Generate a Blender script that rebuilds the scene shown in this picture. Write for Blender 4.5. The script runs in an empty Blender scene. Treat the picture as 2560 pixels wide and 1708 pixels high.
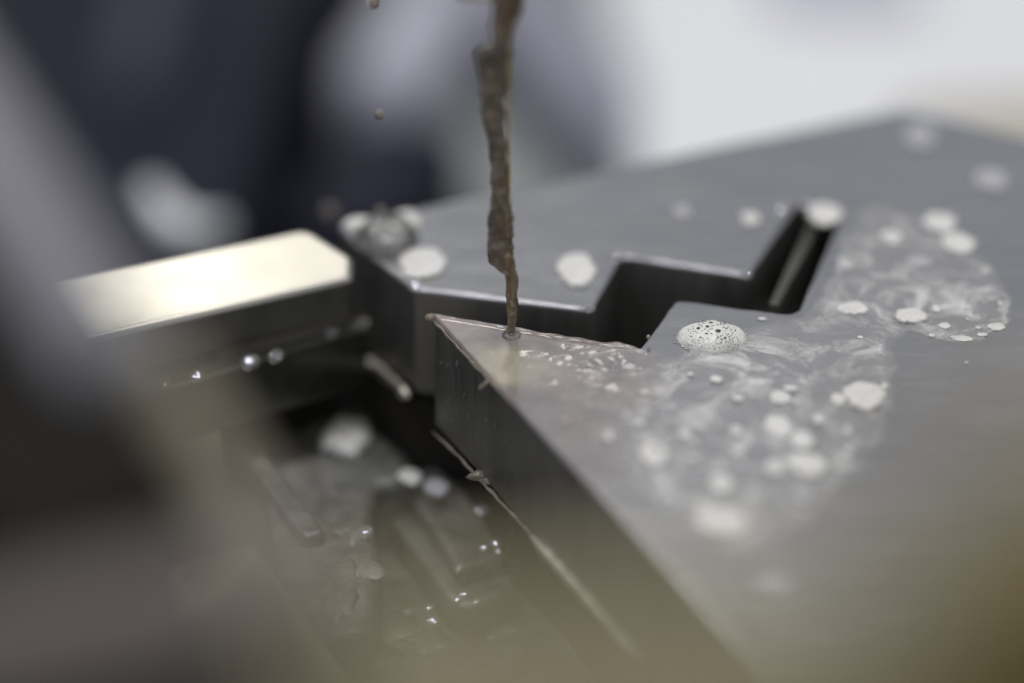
import bpy, bmesh, math, random
from mathutils import Vector, Matrix, Quaternion, noise
from mathutils.geometry import tessellate_polygon

random.seed(7)
MM = 0.001                       # all lengths below are millimetres
scene = bpy.context.scene
col = scene.collection

# ------------------------------------------------------------------ camera
CAM_D, ELEV = 350.0, math.radians(30.0)
PXMM = 0.04                      # photograph pixel at the focus distance
cam = bpy.data.cameras.new('camera')
cam_o = bpy.data.objects.new('camera', cam); col.objects.link(cam_o)
CP = Vector((0, -CAM_D*math.cos(ELEV), CAM_D*math.sin(ELEV)))
cam_o.location = CP*MM
cam_o.rotation_euler = (math.pi/2 - ELEV, 0, 0)
cam.sensor_width = 36; cam.lens = 36*CAM_D/(2560*PXMM)
cam.clip_start = 0.005; cam.clip_end = 20
cam.dof.use_dof = True; cam.dof.focus_distance = (CAM_D)*MM
cam.dof.aperture_fstop = 4.7
scene.camera = cam_o

# ------------------------------------------------------------------ world and lamps
w = bpy.data.worlds.new('World'); scene.world = w; w.use_nodes = True
bgn = w.node_tree.nodes['Background']
bgn.inputs[0].default_value = (0.93, 0.95, 1.0, 1); bgn.inputs[1].default_value = 0.46

def area(name, loc, target, size, power, color, shape='RECTANGLE', size_y=None):
    l = bpy.data.lights.new(name, 'AREA'); l.shape = shape
    l.size = size*MM; l.energy = power; l.color = color
    if shape in ('RECTANGLE', 'ELLIPSE'): l.size_y = (size_y or size)*MM
    o = bpy.data.objects.new(name, l); col.objects.link(o)
    o.location = Vector(loc)*MM
    o.rotation_euler = (Vector(target)-Vector(loc)).to_track_quat('-Z', 'Y').to_euler()
    return o
LED = (-250, -130, 500)
area('ceiling_lamp', (60, 80, 900), (20, 60, 0), 420, 2.9, (1.0, 0.97, 0.92))
area('machine_lamp', (-85, 405, 430), (-20, 10, 0), 200, 0.36, (1.0, 0.95, 0.86), size_y=100)
area('led_spot_lamp', LED, (0, 0, 0), 38, 0.5, (0.80, 0.83, 1.0), 'DISK')

vs = scene.view_settings
scene.display_settings.display_device = 'sRGB'
vs.view_transform = 'Standard'; vs.look = 'None'; vs.exposure = 0; vs.gamma = 1; vs.use_curve_mapping = False
scene.render.engine = 'CYCLES'
cy = scene.cycles
cy.use_denoising = True
try: cy.denoiser = 'OPENIMAGEDENOISE'
except Exception: pass
cy.max_bounces = 8; cy.glossy_bounces = 5; cy.transparent_max_bounces = 12
cy.sample_clamp_indirect = 4; cy.caustics_reflective = False; cy.caustics_refractive = False

# ------------------------------------------------------------------ measuring helpers
CR = Vector((1, 0, 0)); CU = Vector((0, math.sin(ELEV), math.cos(ELEV)))
CF = Vector((0, math.cos(ELEV), -math.sin(ELEV)))
def ray(px, py):
    return CF*CAM_D + CR*((px-1280)*PXMM) + CU*((854-py)*PXMM)
def P(px, py, z=0.0):            # the spot on the level z seen at that place of the photograph
    r = ray(px, py); t = (z-CP.z)/r.z
    return CP + r*t
def PY(px, py, y):               # the spot on an upright plane at depth y
    r = ray(px, py); t = (y-CP.y)/r.y
    return CP + r*t
def PD(px, py, d):
    return CP + ray(px, py)*(d/CAM_D)

# ------------------------------------------------------------------ materials
def mat(name):
    m = bpy.data.materials.new(name); m.use_nodes = True
    nt = m.node_tree; return m, nt, nt.nodes['Principled BSDF']
def N(nt, typ, **kw):
    n = nt.nodes.new(typ)
    for k, v in kw.items():
        if k in n.inputs: n.inputs[k].default_value = v
        else: setattr(n, k, v)
    return n
def coords(nt, scale=(1, 1, 1), rot=(0, 0, 0)):      # object space, in millimetres
    tc = N(nt, 'ShaderNodeTexCoord'); mp = N(nt, 'ShaderNodeMapping')
    mp.inputs['Scale'].default_value = [s*1000 for s in scale]
    mp.inputs['Rotation'].default_value = rot
    nt.links.new(tc.outputs['Object'], mp.inputs['Vector'])
    return mp.outputs['Vector']
def noise_n(nt, vec, scale, detail=4, rough=0.55, dist=0.0):
    n = N(nt, 'ShaderNodeTexNoise', Scale=scale, Detail=detail, Roughness=rough, Distortion=dist)
    nt.links.new(vec, n.inputs['Vector']); return n.outputs['Fac']
def ramp(nt, fac, stops):
    r = N(nt, 'ShaderNodeValToRGB'); e = r.color_ramp.elements
    while len(e) < len(stops): e.new(0.5)
    for el, (p, c) in zip(e, stops):
        el.position = p; el.color = c if len(c) == 4 else (*c, 1)
    nt.links.new(fac, r.inputs['Fac']); return r.outputs['Color']
def mixc(nt, fac, a, b):
    m = N(nt, 'ShaderNodeMix'); m.data_type = 'RGBA'
    for s, v in ((0, fac), (6, a), (7, b)):
        if hasattr(v, 'node'): nt.links.new(v, m.inputs[s])
        else: m.inputs[s].default_value = v if s == 0 else (*v, 1)
    return m.outputs[2]
def bump(nt, b, h, strength, dist_mm):
    n = N(nt, 'ShaderNodeBump'); n.inputs['Strength'].default_value = strength
    n.inputs['Distance'].default_value = dist_mm*MM
    nt.links.new(h, n.inputs['Height']); nt.links.new(n.outputs['Normal'], b.inputs['Normal'])

def steel(name, base, rough, var=0.25, scale=0.12, metallic=1.0, streak=(1, 1, 1), bumps=0.08, spec=0.5):
    m, nt, b = mat(name)
    v = coords(nt, streak)
    f = noise_n(nt, v, scale, 6, 0.6, 0.4)
    lo = tuple(c*(1-var) for c in base); hi = tuple(min(1, c*(1+var)) for c in base)
    nt.links.new(ramp(nt, f, [(0.3, lo), (0.7, hi)]), b.inputs['Base Color'])
    f2 = noise_n(nt, v, scale*5, 5, 0.6)
    r = N(nt, 'ShaderNodeMapRange'); nt.links.new(f2, r.inputs[0])
    r.inputs[1].default_value = 0.25; r.inputs[2].default_value = 0.75
    r.inputs[3].default_value = rough*0.75; r.inputs[4].default_value = rough*1.3
    nt.links.new(r.outputs[0], b.inputs['Roughness'])
    b.inputs['Metallic'].default_value = metallic; b.inputs['Specular IOR Level'].default_value = spec
    if bumps: bump(nt, b, noise_n(nt, v, scale*12, 4), bumps, 0.2)
    return m
M = {}
M['plate'] = steel('ground_steel', (0.425, 0.43, 0.45), 0.24, 0.08, 0.09, streak=(0.3, 1, 1), bumps=0.012)
M['cut'] = steel('eroded_cut_face', (0.25, 0.243, 0.23), 0.42, 0.18, 0.25, metallic=0.88, streak=(1, 1, 0.12), bumps=0.05)
M['lip'] = steel('water_glint_lip', (0.72, 0.69, 0.58), 0.42, 0.05, 0.1, bumps=0.03)
M['bar'] = steel('polished_steel', (0.56, 0.545, 0.49), 0.30, 0.05, 0.008, bumps=0)
M['dark_steel'] = steel('oiled_dark_steel', (0.11, 0.108, 0.09), 0.35, 0.3, 0.08, metallic=0.7)
M['grey_steel'] = steel('wet_grey_steel', (0.19, 0.188, 0.17), 0.14, 0.6, 0.2, metallic=0.3, bumps=0.9)
M['olive_steel'] = steel('olive_coated_steel', (0.115, 0.108, 0.082), 0.5, 0.2, 0.05, metallic=0.35)
M['khaki'] = steel('khaki_coated_metal', (0.42, 0.37, 0.22), 0.5, 0.15, 0.03, metallic=0.1)
M['brown'] = steel('brown_coated_metal', (0.23, 0.18, 0.06), 0.5, 0.15, 0.03, metallic=0.1)
M['arm_light'] = steel('brushed_grey_metal', (0.25, 0.25, 0.27), 0.4, 0.1, 0.03, metallic=0.6)
M['foot'] = steel('brownish_grey_coating', (0.15, 0.128, 0.112), 0.5, 0.15, 0.03, metallic=0.1)
M['olive_arm'] = steel('olive_paint', (0.31, 0.275, 0.205), 0.5, 0.12, 0.03, metallic=0.1)
M['post'] = steel('dark_slate_plastic', (0.07, 0.07, 0.095), 0.5, 0.05, 0.01, metallic=0.0, bumps=0, spec=0.1)
M['arm_dark'] = steel('dark_rubber', (0.022, 0.02, 0.017), 0.75, 0.2, 0.03, metallic=0.0, spec=0.1)
M['table'] = steel('dark_table', (0.012, 0.012, 0.012), 0.6, 0.3, 0.02, metallic=0.0, spec=0.1)
M['white'] = steel('white_enamel', (0.83, 0.84, 0.86), 0.4, 0.02, 0.01, metallic=0.0, bumps=0)
M['elbow'] = steel('off_white_plastic', (0.74, 0.75, 0.77), 0.4, 0.03, 0.02, metallic=0.0, bumps=0)
M['beige'] = steel('beige_enamel', (0.50, 0.47, 0.40), 0.5, 0.03, 0.01, metallic=0.0, bumps=0)
M['sage'] = steel('sage_enamel', (0.40, 0.425, 0.42), 0.5, 0.05, 0.01, metallic=0.0, bumps=0)
M['lavender'] = steel('pale_lilac_plastic', (0.50, 0.50, 0.58), 0.5, 0.04, 0.01, metallic=0.0, bumps=0)
M['slate'] = steel('slate_plastic', (0.27, 0.275, 0.33), 0.5, 0.05, 0.01, metallic=0.0, bumps=0)
M['navy'] = steel('navy_plastic', (0.013, 0.0145, 0.026), 0.5, 0.2, 0.01, metallic=0.0, bumps=0, spec=0.1)
M['brass'] = steel('brass_wire', (0.80, 0.58, 0.25), 0.25, 0.05, 0.5, bumps=0)

def foam_mat(name, c, holes=True):
    m, nt, b = mat(name)
    v = coords(nt)
    f = noise_n(nt, v, 1.3, 5)
    nt.links.new(ramp(nt, f, [(0.3, tuple(k*0.84 for k in c)), (0.65, c)]), b.inputs['Base Color'])
    b.inputs['Roughness'].default_value = 0.35; b.inputs['Coat Weight'].default_value = 0.3
    vo = N(nt, 'ShaderNodeTexVoronoi', Scale=3.2); nt.links.new(v, vo.inputs['Vector'])
    bump(nt, b, vo.outputs['Distance'], 0.45, 0.15)
    if holes:                    # foam thins out into single bubbles towards its rim
        at = N(nt, 'ShaderNodeAttribute'); at.attribute_name = 'core'
        n1 = noise_n(nt, v, 1.5, 6, 0.7)
        ad = N(nt, 'ShaderNodeMath'); ad.operation = 'ADD'
        nt.links.new(at.outputs['Fac'], ad.inputs[0]); nt.links.new(n1, ad.inputs[1])
        v2 = N(nt, 'ShaderNodeTexVoronoi', Scale=2.0); nt.links.new(v, v2.inputs['Vector'])
        r2 = N(nt, 'ShaderNodeMapRange'); nt.links.new(v2.outputs['Distance'], r2.inputs[0])
        r2.inputs[1].default_value = 0.10; r2.inputs[2].default_value = 0.2; r2.inputs[3].default_value = 0.2; r2.inputs[4].default_value = 1.0
        r = N(nt, 'ShaderNodeMapRange'); nt.links.new(ad.outputs[0], r.inputs[0])
        r.inputs[1].default_value = 0.48; r.inputs[2].default_value = 0.88; r.inputs[3].default_value = 0; r.inputs[4].default_value = 1
        mu = N(nt, 'ShaderNodeMath'); mu.operation = 'MULTIPLY'
        nt.links.new(r.outputs[0], mu.inputs[0]); nt.links.new(r2.outputs[0], mu.inputs[1])
        nt.links.new(mu.outputs[0], b.inputs['Alpha'])
    return m
M['foam'] = foam_mat('white_foam', (0.80, 0.79, 0.755))
M['foam_thin'] = foam_mat('thin_grey_foam', (0.50, 0.50, 0.53))
M['foam_solid'] = foam_mat('dense_foam', (0.82, 0.81, 0.76), False)

# clear water on metal: a Fresnel mirror over a lightly murky, mostly see-through layer
def water_mat(name, tint, murk, murk_amt, ior=1.45, rough=0.03, noise_scale=None, bumpy=None, alpha_attr=None):
    m, nt, b = mat(name); nt.nodes.remove(b)
    out = nt.nodes['Material Output']
    tr = N(nt, 'ShaderNodeBsdfTransparent'); tr.inputs[0].default_value = (*tint, 1)
    df = N(nt, 'ShaderNodeBsdfDiffuse'); df.inputs[0].default_value = (*murk, 1)
    gl = N(nt, 'ShaderNodeBsdfGlossy'); gl.inputs['Roughness'].default_value = rough
    fr = N(nt, 'ShaderNodeFresnel'); fr.inputs['IOR'].default_value = ior
    m1 = N(nt, 'ShaderNodeMixShader'); m1.inputs[0].default_value = murk_amt
    v = coords(nt)
    if noise_scale:
        f = noise_n(nt, v, noise_scale, 4, 0.6, 1.0)
        r = N(nt, 'ShaderNodeMapRange'); nt.links.new(f, r.inputs[0])
        r.inputs[1].default_value = 0.35; r.inputs[2].default_value = 0.7
        r.inputs[3].default_value = murk_amt*0.5; r.inputs[4].default_value = min(1, murk_amt*1.6)
        nt.links.new(r.outputs[0], m1.inputs[0])
    m2 = N(nt, 'ShaderNodeMixShader')
    nt.links.new(tr.outputs[0], m1.inputs[1]); nt.links.new(df.outputs[0], m1.inputs[2])
    nt.links.new(fr.outputs[0], m2.inputs[0]); nt.links.new(m1.outputs[0], m2.inputs[1]); nt.links.new(gl.outputs[0], m2.inputs[2])
    if bumpy:
        bn = N(nt, 'ShaderNodeBump'); bn.inputs['Strength'].default_value = bumpy[1]; bn.inputs['Distance'].default_value = 0.3*MM
        nt.links.new(noise_n(nt, v, bumpy[0], 3), bn.inputs['Height'])
        for s in (gl, fr, df): nt.links.new(bn.outputs[0], s.inputs['Normal'])
    last = m2.outputs[0]
    if alpha_attr:
        at = N(nt, 'ShaderNodeAttribute'); at.attribute_name = alpha_attr
        t2 = N(nt, 'ShaderNodeBsdfTransparent'); m3 = N(nt, 'ShaderNodeMixShader')
        nt.links.new(at.outputs['Fac'], m3.inputs[0]); nt.links.new(t2.outputs[0], m3.inputs[1]); nt.links.new(last, m3.inputs[2])
        last = m3.outputs[0]
    nt.links.new(last, out.inputs['Surface'])
    return m
def pool_mat():
    m, nt, b = mat('murky_water'); nt.nodes.remove(b); out = nt.nodes['Material Output']
    v = coords(nt)
    tr = N(nt, 'ShaderNodeBsdfTransparent'); tr.inputs[0].default_value = (0.97, 0.94, 0.91, 1)
    df = N(nt, 'ShaderNodeBsdfDiffuse')
    sl = N(nt, 'ShaderNodeAttribute'); sl.attribute_name = 'cream_sheen'  # cream reflection painted into the water's colour around one spot
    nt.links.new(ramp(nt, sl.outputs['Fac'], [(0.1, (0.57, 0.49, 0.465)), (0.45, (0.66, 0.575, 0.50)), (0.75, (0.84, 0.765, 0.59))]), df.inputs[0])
    gl = N(nt, 'ShaderNodeBsdfGlossy'); gl.inputs['Roughness'].default_value = 0.025
    fr = N(nt, 'ShaderNodeFresnel'); fr.inputs['IOR'].default_value = 2.1
    m1 = N(nt, 'ShaderNodeMixShader')
    r = N(nt, 'ShaderNodeMapRange'); nt.links.new(noise_n(nt, v, 0.12, 4, 0.6, 1.0), r.inputs[0])
    r.inputs[1].default_value = 0.35; r.inputs[2].default_value = 0.7; r.inputs[3].default_value = 0.40; r.inputs[4].default_value = 0.75
    nt.links.new(r.outputs[0], m1.inputs[0])
    nt.links.new(tr.outputs[0], m1.inputs[1]); nt.links.new(df.outputs[0], m1.inputs[2])
    m2 = N(nt, 'ShaderNodeMixShader'); nt.links.new(fr.outputs[0], m2.inputs[0])
    nt.links.new(m1.outputs[0], m2.inputs[1]); nt.links.new(gl.outputs[0], m2.inputs[2])
    at = N(nt, 'ShaderNodeAttribute'); at.attribute_name = 'wet'
    t2 = N(nt, 'ShaderNodeBsdfTransparent'); m3 = N(nt, 'ShaderNodeMixShader')
    nt.links.new(at.outputs['Fac'], m3.inputs[0]); nt.links.new(t2.outputs[0], m3.inputs[1]); nt.links.new(m2.outputs[0], m3.inputs[2])
    nt.links.new(m3.outputs[0], out.inputs['Surface'])
    return m
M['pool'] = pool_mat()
M['bead'] = water_mat('clear_water', (0.95, 0.95, 0.95), (0.6, 0.58, 0.52), 0.08, 1.6, 0.05)
M['slurry'] = water_mat('brown_slurry', (0.85, 0.77, 0.68), (0.50, 0.44, 0.37), 0.42, 1.5, 0.08)

def jet_mat():
    m, nt, b = mat('brown_water_jet')
    v = coords(nt, (1, 1, 0.45))
    f = noise_n(nt, v, 0.55, 6, 0.62, 0.8)
    c = ramp(nt, f, [(0.28, (0.07, 0.059, 0.05)), (0.44, (0.165, 0.138, 0.115)), (0.56, (0.25, 0.20, 0.145)), (0.72, (0.46, 0.42, 0.37))])
    sx = N(nt, 'ShaderNodeSeparateXYZ'); mx_ = N(nt, 'ShaderNodeMapRange'); tc = N(nt, 'ShaderNodeTexCoord'); nt.links.new(tc.outputs['Object'], sx.inputs[0])
    mr = N(nt, 'ShaderNodeMapRange'); nt.links.new(sx.outputs['Z'], mr.inputs[0])
    mr.inputs[1].default_value = 1*MM; mr.inputs[2].default_value = 9*MM; mr.inputs[3].default_value = 0.75; mr.inputs[4].default_value = 0.0
    nt.links.new(sx.outputs['X'], mx_.inputs[0])
    mx_.inputs[1].default_value = -1.5*MM; mx_.inputs[2].default_value = -0.3*MM; mx_.inputs[3].default_value = 0.0; mx_.inputs[4].default_value = 0.42
    tm = N(nt, 'ShaderNodeMath'); tm.operation = 'MULTIPLY_ADD'; nt.links.new(mx_.outputs[0], tm.inputs[0]); tm.inputs[1].default_value = 0.9; tm.inputs[2].default_value = 0.25
    nt.links.new(tm.outputs[0], b.inputs['Transmission Weight'])
    c = mixc(nt, mx_.outputs[0], c, (0.36, 0.23, 0.08))          # thin amber side next to the wire
    c = mixc(nt, mr.outputs[0], c, (0.50, 0.42, 0.30))
    nt.links.new(c, b.inputs['Base Color'])
    b.inputs['Roughness'].default_value = 0.07
    b.inputs['Coat Weight'].default_value = 0.6; b.inputs['Coat Roughness'].default_value = 0.03
    b.inputs['IOR'].default_value = 1.4
    b.inputs['Transmission Weight'].default_value = 0.35
    bump(nt, b, noise_n(nt, v, 1.0, 2), 0.35, 0.5)
    return m
M['jet'] = jet_mat()
def plain(name, c, rough, metallic=0):
    m, nt, b = mat(name); v = coords(nt)
    nt.links.new(ramp(nt, noise_n(nt, v, 2.0, 3), [(0.3, tuple(k*0.7 for k in c)), (0.7, c)]), b.inputs['Base Color'])
    b.inputs['Roughness'].default_value = rough; b.inputs['Metallic'].default_value = metallic
    return m
M['bubble'] = plain('dark_bubble_window', (0.05, 0.05, 0.045), 0.08)
M['burr'] = plain('tan_burr', (0.40, 0.34, 0.27), 0.25)

# ------------------------------------------------------------------ object helpers
def tag(o, label=None, cat=None, group=None, kind=None):
    if label: o['label'] = label
    if cat: o['category'] = cat
    if group: o['group'] = group
    if kind: o['kind'] = kind
    return o
def link(name, me, m, parent=None):
    o = bpy.data.objects.new(name, me); col.objects.link(o)
    if m and not me.materials: me.materials.append(m)
    if parent: o.parent = parent
    return o
def mesh_obj(name, verts, faces, m, parent=None, smooth=True, origin=None):
    og = Vector(origin) if origin is not None else Vector((0, 0, 0))
    me = bpy.data.meshes.new(name)
    me.from_pydata([tuple((Vector(v)-og)*MM) for v in verts], [], faces)
    bm = bmesh.new(); bm.from_mesh(me); bmesh.ops.recalc_face_normals(bm, faces=bm.faces)
    bm.to_mesh(me); bm.free()
    if smooth: me.polygons.foreach_set('use_smooth', [True]*len(me.polygons))
    o = link(name, me, m, parent); o.location = og*MM
    return o
def empty(name, loc):
    o = bpy.data.objects.new(name, None); col.objects.link(o); o.location = Vector(loc)*MM
    o.empty_display_size = 0.005
    return o

def fillet(pts, radii, seg=6):
    out = []; n = len(pts)
    for i in range(n):
        p = Vector(pts[i][:2]); a = Vector(pts[i-1][:2]); b = Vector(pts[(i+1) % n][:2])
        r = radii[i] if isinstance(radii, (list, tuple)) else radii
        u = (a-p); v = (b-p); lu, lv = u.length, v.length; u /= lu; v /= lv
        ang = math.acos(max(-1, min(1, u.dot(v))))
        if r <= 0 or ang > math.pi-0.02: out.append(p); continue
        t = min(r/math.tan(ang/2), lu*0.45, lv*0.45); r2 = t*math.tan(ang/2)
        c = p + (u+v).normalized()*(r2/math.sin(ang/2))
        s = p+u*t - c; e = p+v*t - c
        a0 = math.atan2(s.y, s.x); da = math.atan2(e.y, e.x)-a0
        while da > math.pi: da -= 2*math.pi
        while da < -math.pi: da += 2*math.pi
        for k in range(seg+1):
            q = a0+da*k/seg; out.append(c+Vector((math.cos(q), math.sin(q)))*r2)
    return out
def area2(pts):
    return sum(pts[i-1].x*pts[i].y-pts[i].x*pts[i-1].y for i in range(len(pts)))
def offset(pts, d):              # counter-clockwise outline moved inwards by d
    n = len(pts); out = []
    for i in range(n):
        e1 = (pts[i]-pts[i-1]); e2 = (pts[(i+1) % n]-pts[i])
        n1 = Vector((-e1.y, e1.x)).normalized(); n2 = Vector((-e2.y, e2.x)).normalized()
        b = (n1+n2)
        if b.length < 1e-6: b = n1
        b.normalize(); k = max(0.35, b.dot(n1))
        out.append(pts[i]+b*(d/k))
    return out
def slab(name, pts, z0, z1, m, parent=None, bev=0.35, seg=3, radii=0, fs=6, bev_bottom=True, worn=0.0):
    ol = fillet(pts, radii, fs)
    ded = [ol[0]]
    for p in ol[1:]:
        if (p-ded[-1]).length > 1e-4: ded.append(p)
    ol = ded
    if worn:                     # cut long edges short so that their rounding can vary along the edge
        fine = []
        for i in range(len(ol)):
            a, b = ol[i], ol[(i+1) % len(ol)]; k = min(60, max(1, int((b-a).length/0.8)))
            fine += [a.lerp(b, j/k) for j in range(k)]
        ol = fine
    if area2(ol) < 0: ol.reverse()
    n = len(ol); rings = []
    prof = []
    for k in range(seg+1):
        q = math.pi/2*k/seg
        prof.append((bev*(1-math.sin(q)), z1-bev*(1-math.cos(q))))
    if bev_bottom:
        for k in range(seg+1):
            q = math.pi/2*k/seg
            prof.append((bev*(1-math.cos(q)), z0+bev*(1-math.sin(q))))
    else: prof.append((0, z0))
    verts = []; faces = []
    for d, z in prof:
        ring = offset(ol, d) if d > 1e-6 else ol
        if worn and d > 1e-6:
            r2 = []
            for p0, p in zip(ol, ring):
                q = Vector((p0.x, p0.y, 1.7)); k = 1+worn*(noise.noise(q*0.35)+0.6*noise.noise(q*1.4))
                r2.append(p0+(p-p0)*max(0.35, k))
            ring = r2
        verts += [(p.x, p.y, z) for p in ring]
    R = len(prof)
    for r in range(R-1):
        for i in range(n):
            j = (i+1) % n
            faces.append((r*n+i, r*n+j, (r+1)*n+j, (r+1)*n+i))
    for ring in (0, R-1):
        pl = [Vector(verts[ring*n+i]) for i in range(n)]
        for tri in tessellate_polygon([pl]):
            faces.append(tuple(ring*n+i for i in tri))
    c = sum((Vector((p.x, p.y, 0)) for p in ol), Vector())/n
    o = mesh_obj(name, verts, faces, m, parent, True, None)
    for p in o.data.polygons:          # flat faces stay flat, edges are round
        if len(p.vertices) == 3: p.use_smooth = False
    return o
def pxs(lst, z=0.0):
    return [P(x, y, z) for x, y in lst]
def boxm(name, c, size, m, rotz=0.0, bev=1.0, parent=None, tilt=(0, 0)):
    bm = bmesh.new(); bmesh.ops.create_cube(bm, size=1)
    for v in bm.verts: v.co = Vector((v.co.x*size[0], v.co.y*size[1], v.co.z*size[2]))*MM
    if bev: bmesh.ops.bevel(bm, geom=list(bm.edges), offset=bev*MM, segments=3, profile=0.5, affect='EDGES')
    me = bpy.data.meshes.new(name); bm.to_mesh(me); bm.free()
    o = link(name, me, m, parent); o.location = Vector(c)*MM; o.rotation_euler = (tilt[0], tilt[1], rotz)
    return o
def tube(name, path, radii, m, parent=None, seg=20, wob=0.0, wfreq=0.5, squash=1.0, caps=True):
    verts, faces = [], []
    path = [Vector(p) for p in path]; n = len(path)
    for i, p in enumerate(path):
        t = (path[min(n-1, i+1)]-path[max(0, i-1)]).normalized()
        up = Vector((0, 1, 0)) if abs(t.y) < 0.9 else Vector((1, 0, 0))
        a = t.cross(up).normalized(); b = a.cross(t).normalized()
        for k in range(seg):
            q = 2*math.pi*k/seg
            d = a*math.cos(q)+b*math.sin(q)*squash
            rr = radii[i]
            if wob: rr *= 1+wob*noise.noise((p+d*radii[i])*wfreq)
            verts.append(p+d*rr)
    for i in range(n-1):
        for k in range(seg):
            j = (k+1) % seg
            faces.append((i*seg+k, i*seg+j, (i+1)*seg+j, (i+1)*seg+k))
    if caps:
        faces.append(tuple(range(seg))); faces.append(tuple((n-1)*seg+k for k in range(seg)))
    return mesh_obj(name, verts, faces, m, parent, True, path[0])
def ball(name, c, r, m, parent=None, sc=(1, 1, 1), lump=0.0, sub=3):
    bm = bmesh.new(); bmesh.ops.create_icosphere(bm, subdivisions=sub, radius=1)
    cc = Vector(c)
    for v in bm.verts:
        k = 1+lump*noise.noise(v.co*1.6+cc)
        v.co = Vector((v.co.x*sc[0], v.co.y*sc[1], v.co.z*sc[2]))*k*r*MM
    for f in bm.faces: f.smooth = True
    me = bpy.data.meshes.new(name); bm.to_mesh(me); bm.free()
    o = link(name, me, m, parent); o.location = cc*MM
    return o
def smoothstep(a, b, x):
    t = max(0, min(1, (x-a)/(b-a))); return t*t*(3-2*t)

# ------------------------------------------------------------------ the setting: table and background
T = 12.5                          # plate thickness
tb = boxm('machine_table', (0, 150, -125), (2400, 1700, 20), M['table'], bev=1.0)
tag(tb, kind='structure')

# background, far out of focus: all stand on the table (top at z = -115)
def bg_box(name, px0, px1, py_far, py_near, z, m, label, cat, rotz=0, group=None, bev=6):
    a = P((px0+px1)/2, py_far, z); b = P((px0+px1)/2, py_near, z)
    xa = P(px0, (py_far+py_near)/2, z).x; xb = P(px1, (py_far+py_near)/2, z).x
    cx, cyy = (xa+xb)/2, (a.y+b.y)/2
    o = boxm(name, (cx, cyy, (z-115)/2), (xb-xa, a.y-b.y, z+115), m, rotz, bev)
    return tag(o, label, cat, group)
bg_box('white_casing', 1500, 3500, -500, 480, -55, M['white'], 'blurred white enamel machine casing behind the plate at upper right', 'casing', math.radians(3))
bg_box('beige_box', 2260, 3300, 195, 480, -48, M['beige'], 'blurred beige box beyond the far right corner of the plate', 'box', math.radians(9))
bg_box('sage_panel', 960, 1640, -500, 520, -75, M['sage'], 'blurred sage grey floor panel between white casing and navy block', 'panel', math.radians(0))
bg_box('lilac_cover', 1030, 1270, -420, 170, -60, M['lavender'], 'blurred pale lilac plastic cover beside the navy block at top', 'cover', math.radians(-14))
bg_box('lilac_box', 1850, 2260, -420, 10, -52, M['lavender'], 'blurred lilac box on the white casing at the top', 'box', math.radians(4))
bg_box('navy_block', -200, 760, -500, 640, -70, M['navy'], 'large blurred navy block behind the holding bar at upper left', 'block', math.radians(-4))
bg_box('slate_block', 780, 1110, 260, 560, -60, M['navy'], 'small blurred dark block below the lilac cover, left of the jet', 'block', math.radians(-18))
bg_box('slate_post', 300, 425, -200, 175, -62, M['post'], 'narrow blurred slate post at top left on the navy block', 'post', 0)
# diagonal slate hose crossing the sage panel
tube('drain_hose', [P(1230, -150, -60), P(1330, 60, -62), P(1460, 230, -62), P(1600, 380, -64), P(1760, 560, -66)], [8]*5, M['slate'])
tag(bpy.data.objects['drain_hose'], 'blurred slate grey hose running diagonally behind the brown jet', 'hose')
# white U-shaped elbow
u = [PD(375, 470, 462), PD(385, 512, 461), PD(412, 552, 460), PD(460, 578, 459), PD(515, 578, 458), PD(565, 560, 457)]
tube('hose_elbow', u, [1.4, 2.2, 2.7, 2.4, 1.8, 1.0], M['elbow'])
tag(bpy.data.objects['hose_elbow'], 'bent white hose elbow, blurred, above the left end of the bright bar', 'elbow')

# ------------------------------------------------------------------ workpiece plate
outline_px = [(1083, 798), (1330, 834), (1597, 874), (1690, 749), (1990, 788), (2103, 540), (1997, 503), (1870, 690), (1553, 640),
              (1480, 777), (1036, 722), (892, 612), (846, 561), (2262, 268), (2420, 302), (2750, 395), (3900, 800), (3900, 2600), (2900, 2720)]
rad = [0.15, 0, 1.0, 0.8, 1.7, 1.2, 1.2, 0.6, 0.9, 0.5, 0.35, 0.4, 0.3, 2.5, 6, 3, 3, 3, 1]
plate = empty('workpiece_plate', (0, 0, -T))
tag(plate, 'thick grey steel plate with a stepped slot and a pointed tip under the jet', 'steel plate')
pb = slab('plate_body', [Vector(p) for p in pxs(outline_px)], -T, 0, M['plate'], bev=0.42, seg=4, radii=rad, fs=7, worn=0.7)
def dark_sides(o, ztop):
    o.data.materials.append(M['cut'])
    for p in o.data.polygons:
        if abs(p.normal.z) < 0.3 and p.center.z < (ztop-0.2)*MM: p.material_index = 1
dark_sides(pb, 0)
pb.parent = plate; pb.location = Vector((0, 0, T))*MM
# the thin fin standing in the narrow end of the slot
fin = slab('fin', [Vector(p) for p in pxs([(1922, 748), (1948, 752), (2052, 548), (2026, 540)], -0.5)], -T+0.4, -0.9, M['dark_steel'], bev=0.2, radii=0.2)
dark_sides(fin, -0.5); fin.parent = plate; fin.location = Vector((0, 0, T))*MM

# ------------------------------------------------------------------ holding bar on the left
bz = 0.0
bar = slab('holding_bar', [Vector(p) for p in pxs([(884, 694), (884, 652), (765, 598), (60, 748), (-300, 825), (-300, 985), (150, 868)])], -5.6, 0, M['bar'], bev=0.8, seg=5, radii=[1.2, 1.6, 2.0, 0, 0, 0, 0])
tag(bar, 'polished pale steel bar shining cream white, left of the notched plate', 'bar')
dark_sides(bar, 0)  # the bar's dark front is put into its side colour
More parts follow.
